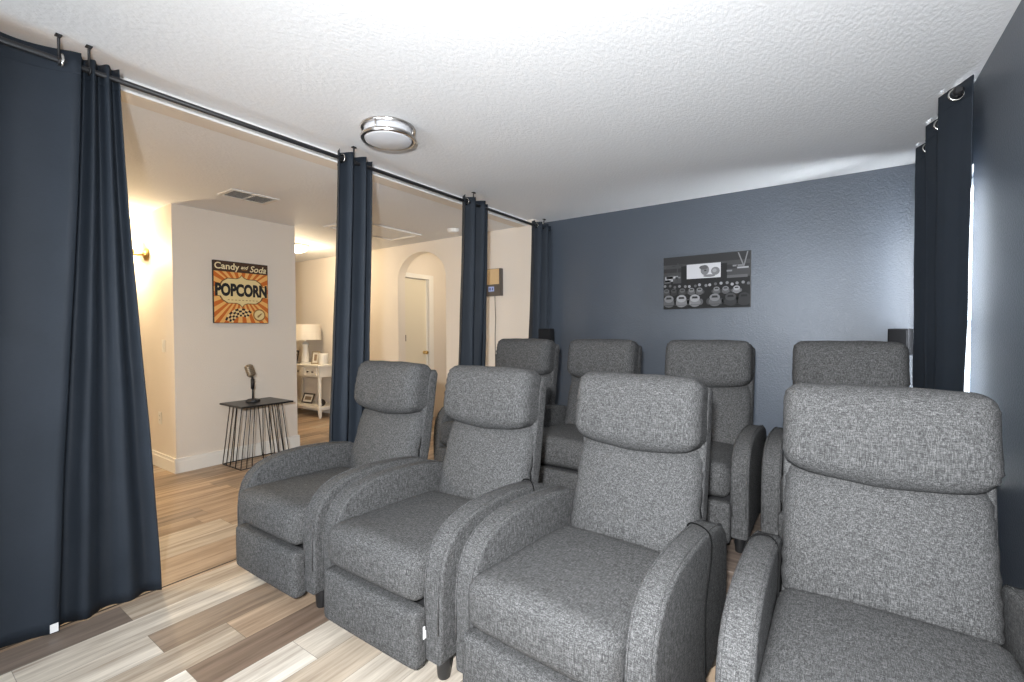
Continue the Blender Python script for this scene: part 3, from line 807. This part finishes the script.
# ------------------------------------------------------------------ sconce, switch plates
sc_ = empty('wall_sconce', (-5.50, 1.664, 2.04)); tag(sc_, 'lit brass wall sconce on the hall wall beside the curtain', 'wall light')
b = bmesh.new(); lathe(b, [(.001, -.03), (.035, -.028), (.058, -.014), (.062, -.001), (.001, -.001)], (0, 0, 0), 28, axis='y'); link('back_plate', b, M['brass'], sc_, True, math.radians(40))
b = bmesh.new(); tube(b, [(0, -.02, 0), (-.02, -.07, -.01), (-.06, -.105, 0), (-.085, -.11, .012)], .010, 10); link('arm', b, M['brass'], sc_)
ax = Vector((-.92, -.12, .37)).normalized(); rot = Vector((0, 0, 1)).rotation_difference(ax).to_matrix().to_4x4(); T0 = Matrix.Translation((-.07, -.11, .006)) @ rot
b = bmesh.new(); lathe(b, [(.012, -.01), (.03, .0), (.044, .03), (.052, .062), (.047, .06), (.036, .03), (.012, .006)], (0, 0, 0), 20)
for v in b.verts:
    a = math.atan2(v.co.y, v.co.x); k = 1 + .10 * math.cos(5 * a) * max(0, v.co.z) / .06
    v.co.x *= k; v.co.y *= k
b.transform(T0); link('cup', b, M['brass'], sc_, True)
b = bmesh.new(); lathe(b, [(.020, .03), (.05, .07), (.066, .11), (.062, .15), (.045, .18), (.001, .192)], (0, 0, 0), 20); b.transform(T0); link('glass_shade', b, M['bulb'], sc_, True)
def plate(name, loc, rz, lab, cat, kind):
    o = empty(name, loc, rz); tag(o, lab, cat)
    b = bmesh.new(); box(b, -.036, .036, -.006, -.0005, -.058, .058, 0, .002); link('cover_plate', b, M['switch'], o)
    if kind == 's':
        b = bmesh.new(); box(b, -.016, .016, -.009, -.006, -.033, .033, 0, .001); link('rocker', b, M['switch'], o)
    else:
        for z in (-.02, .02):
            b = bmesh.new(); box(b, -.016, .016, -.0075, -.006, z - .014, z + .014, 0, .001); s_ = link('socket', b, M['switch'], o)
            b = bmesh.new()
            for x in (-.006, .006): box(b, x - .0015, x + .0015, -.0082, -.0074, z - .004, z + .006)
            link('slot', b, M['slot'], s_)
plate('light_switch', (-5.12, 1.664, 1.155), 0, 'white light switch on the warm lit hall wall near the corner', 'switch', 's')
plate('wall_outlet', (-5.245, 1.664, .47), 0, 'white wall outlet low on the warm lit hall wall', 'outlet', 'o')

# ------------------------------------------------------------------ console table and what stands on it
CT = .79
ct = empty('console_table', (-6.69, 4.08, 0)); tag(ct, 'white console table with drawers and turned legs against the hall end wall', 'console table')
hw, y0, y1 = .515, -.18, .175
b = bmesh.new(); box(b, -hw - .025, hw + .025, y0 - .025, y1, CT - .028, CT, 0, .006); link('table_top', b, M['furn'], ct)
b = bmesh.new(); box(b, -hw + .01, hw - .01, y0 + .01, y1 - .01, .605, CT - .028, 0, .003); link('apron', b, M['furn'], ct)
for i in range(3):
    b = bmesh.new(); w = (2 * hw - .10) / 3; x = -hw + .05 + w * i
    box(b, x + .01, x + w - .01, y0 - .002, y0 + .012, .632, .745, 0, .004); dr = link('drawer', b, M['furn'], ct)
    b = bmesh.new()
    for kx in ((x + w * .5,) if i < 2 else (x + w * .30, x + w * .72)): lathe(b, [(.008, 0), (.006, -.01), (.014, -.016), (.014, -.024), (.001, -.028)], (kx, y0 - .002, .685), 14, axis='y')
    link('knob', b, M['knob'], dr, True)
b = bmesh.new(); box(b, -hw, hw, y0, y1, .145, .172, 0, .005); box(b, -hw + .02, hw - .02, y0 + .02, y1 - .02, .115, .145); link('shelf', b, M['furn'], ct)
for x in (-hw + .03, hw - .03):
    for y in (y0 + .03, y1 - .03):
        b = bmesh.new(); lathe(b, [(.016, 0), (.020, .02), (.026, .06), (.030, .115), (.030, .172), (.022, .185), (.028, .20), (.020, .23), (.027, .40), (.030, .52), (.022, .56), (.030, .58), (.030, .605)], (x, y, 0), 18)
        link('leg', b, M['furn'], ct, True, math.radians(50))
lp = empty('table_lamp', (-6.70, 4.01, CT)); tag(lp, 'white table lamp with drum shade on the console table', 'lamp')
cyl_part('lamp_base', [(.075, 0), (.075, .012), (.055, .02), (.058, .10), (.045, .20), (.040, .26), (.055, .30), (.03, .325), (.012, .34), (.012, .40)], M['ceramic'], lp, 24)
cyl_part('lamp_shade', [(.235, .365), (.225, .60), (.221, .60), (.231, .365), (.235, .365)], M['shade'], lp, 36)
def frame(nm, loc, rz, w, h, lean, mf, lab, kind='picture frame'):
    o = empty(nm, loc, rz); tag(o, lab, kind)
    Rm = Matrix.Rotation(math.radians(-lean), 4, 'X'); t = .022
    b = bmesh.new()
    for q in ((-w / 2, -w / 2 + t, 0, h), (w / 2 - t, w / 2, 0, h), (-w / 2 + t, w / 2 - t, 0, t), (-w / 2 + t, w / 2 - t, h - t, h)): box(b, q[0], q[1], -.012, .004, q[2], q[3], 0, .002)
    b.transform(Rm); link('frame', b, M[mf], o)
    b = bmesh.new(); box(b, -w / 2 + t, w / 2 - t, -.004, .002, t, h - t); b.transform(Rm); link('mat_board', b, M['paper'], o)
    b = bmesh.new(); box(b, -w / 2 + t + .03, w / 2 - t - .03, -.0055, -.004, t + .03, h - t - .03); b.transform(Rm); link('photo', b, M['photo'] if kind != 'sign' else M['paper'], o)
    b = bmesh.new(); box(b, -.02, .02, .004, .008, .02, h * .72); b.transform(Rm)
    link('easel', b, M['framedark'], o)
frame('picture_frame', (-6.93, 3.975, CT), -.25, .20, .20, 9, 'framedark', 'dark picture frame to the side of the white lamp on the console top')
frame('picture_frame', (-6.43, 4.0, CT), .15, .16, .20, 9, 'framesilver', 'pewter picture frame standing between the lamp and the white jar')
frame('picture_frame', (-6.70, 4.02, .172), .1, .25, .16, 22, 'framedark', 'small dark frame leaning on the lower shelf of the console table')
jr = empty('candle_jar', (-6.255, 4.03, CT)); tag(jr, 'white candle jar at the end of the console top', 'candle jar')
cyl_part('jar', [(.066, 0), (.07, .01), (.07, .155), (.066, .165), (.06, .165), (.06, .14), (.001, .14)], M['ceramic'], jr, 24)
or_ = empty('ornament', (-6.26, 4.0, .172)); tag(or_, 'small dark round ornament on the console shelf', 'ornament')
cyl_part('body', [(.02, 0), (.045, .02), (.05, .05), (.035, .085), (.012, .10), (.001, .102)], M['knob'], or_, 18)

# ------------------------------------------------------------------ wall box with display on the hall end wall
wb = empty('wall_box', (-3.245, D, 1.84)); tag(wb, 'wall-mounted box with pale wood face and small lit display', 'wall box')
b = bmesh.new(); box(b, -.135, .135, -.055, -.001, -.155, .155, 0, .004); link('housing', b, M['grey_face'], wb)
b = bmesh.new(); box(b, -.125, .118, -.060, -.055, -.025, .150, 0, .001); link('wood_face', b, M['wood_face'], wb)
b = bmesh.new(); box(b, -.035, .045, -.0575, -.0555, -.105, -.05); dsp = link('display', b, M['display'], wb)
b = bmesh.new()
for x, y, w, h in ((-.022, -.078, .010, .03), (-.005, -.078, .010, .03), (.012, -.078, .003, .012), (.026, -.078, .010, .03)): box(b, x - w / 2, x + w / 2, -.0582, -.0576, y - h / 2, y + h / 2)
link('digits', b, M['display_digit'], dsp)
b = bmesh.new(); tube(b, [(.03, -.02, -.155), (.028, -.012, -.30), (.032, -.010, -.42), (.022, -.010, -.60), (.026, -.010, -.90), (.02, -.010, -1.35)], .004, 8); link('power_cord', b, M['slot'], wb)

# ------------------------------------------------------------------ speakers on stands at the back wall
def speaker(x, y, w, dp, top, lab, sl, rz):
    s0 = empty('speaker_stand', (x, y, RZ)); tag(s0, sl, 'speaker stand', 'speaker stands behind the back row')
    hh = .19
    b = bmesh.new(); lathe(b, [(.11, 0), (.11, .012), (.02, .02), (.001, .02)], (0, 0, 0), 28); link('base', b, M['black'], s0, True, math.radians(40))
    b = bmesh.new(); tube(b, [(0, 0, .015), (0, 0, top - hh - RZ - .006)], .013, 12); link('pole', b, M['black'], s0)
    b = bmesh.new(); box(b, -.045, .045, -.045, .045, top - hh - RZ - .006, top - hh - RZ); link('top_plate', b, M['black'], s0)
    s1 = empty('speaker', (x, y, top - hh), rz); tag(s1, lab, 'speaker')
    b = bmesh.new(); box(b, -w / 2, w / 2, -dp / 2, dp / 2, 0, hh, 0, .006); link('cabinet', b, M['speaker'], s1)
    b = bmesh.new(); box(b, -w / 2 + .008, w / 2 - .008, -dp / 2 - .006, -dp / 2, .008, hh - .008, 0, .003); link('grille', b, M['speaker'], s1)
speaker(.392, 4.33, .12, .11, 1.286, 'small black speaker between the window curtain and the blue wall', 'black speaker stand beside the window curtain', -.35)
speaker(-2.385, 4.02, .13, .12, 1.303, 'small black speaker in the corner beside the narrow navy curtain', 'black speaker stand in the corner by the hallway opening', .2)

# ------------------------------------------------------------------ light
w = bpy.data.worlds.new('daylight'); S.world = w; w.use_nodes = True
w.node_tree.nodes['Background'].inputs[0].default_value = (.80, .90, 1.0, 1); w.node_tree.nodes['Background'].inputs[1].default_value = 4.0
def area(name, loc, rot, sx, sy, power, col):
    l = bpy.data.lights.new(name, 'AREA'); l.shape = 'RECTANGLE'; l.size = sx; l.size_y = sy; l.energy = power; l.color = col
    o = bpy.data.objects.new(name, l); COL.objects.link(o); o.location = loc; o.rotation_euler = rot; return o
for a, b_ in fill_wins: area('window_daylight', ((a + b_) / 2, fy - .16, (fz0 + fz1) / 2), (PI / 2, 0, 0), b_ - a - .1, fz1 - fz0 - .1, 60, (.86, .93, 1.0))  # fill lamp behind the added front window
area('window_daylight', (WR + .75, (wy0 + wy1) / 2 + .45, (wz0 + wz1) / 2 + .3), (PI / 2 - math.radians(16), 0, PI / 2 + math.radians(38)), 1.1, 1.5, 1000, (.88, .94, 1.0))
def point(name, loc, power, col, r):
    l = bpy.data.lights.new(name, 'POINT'); l.energy = power; l.color = col; l.shadow_soft_size = r
    o = bpy.data.objects.new(name, l); COL.objects.link(o); o.location = loc; return o
area('window_daylight', (WR + .18, (wy0 + wy1) / 2, (wz0 + wz1) / 2), (PI / 2, 0, PI / 2), wy1 - wy0 - .1, wz1 - wz0 - .1, 120, (.88, .94, 1.0))
# the photographer's flash, just above the camera
sp = bpy.data.lights.new('camera_flash', 'SPOT'); sp.energy = 585; sp.spot_size = math.radians(156); sp.spot_blend = 1.0; sp.shadow_soft_size = .05; sp.color = (.95, .975, 1)
o = bpy.data.objects.new('camera_flash', sp); COL.objects.link(o); o.location = (0, -.22, 1.48); o.rotation_euler = (PI / 2 + math.radians(-7), 0, yaw - math.radians(13))
point('sconce_bulb', (-5.72, 1.42, 2.10), 50, (1, .78, .48), .05)
hl = bpy.data.lights.new('hall_fill', 'AREA'); hl.shape = 'DISK'; hl.size = .28; hl.energy = 50; hl.color = (1, .84, .60)  # added warm fill under the extra hall dome
o = bpy.data.objects.new('hall_fill', hl); COL.objects.link(o); o.location = (-4.3, -.3, 2.325)
point('dome_bulb', (-5.92, 3.42, 2.24), 33, (1, .82, .56), .12)
point('passage_fill', (-3.95, 4.62, 2.2), 13, (1, .84, .60), .08)  # added lamp with no fixture, brightens the passage and its door
S.view_settings.view_transform = 'Standard'; S.view_settings.look = 'None'
S.view_settings.exposure = 0.0; S.view_settings.gamma = 1.0; S.view_settings.use_curve_mapping = False
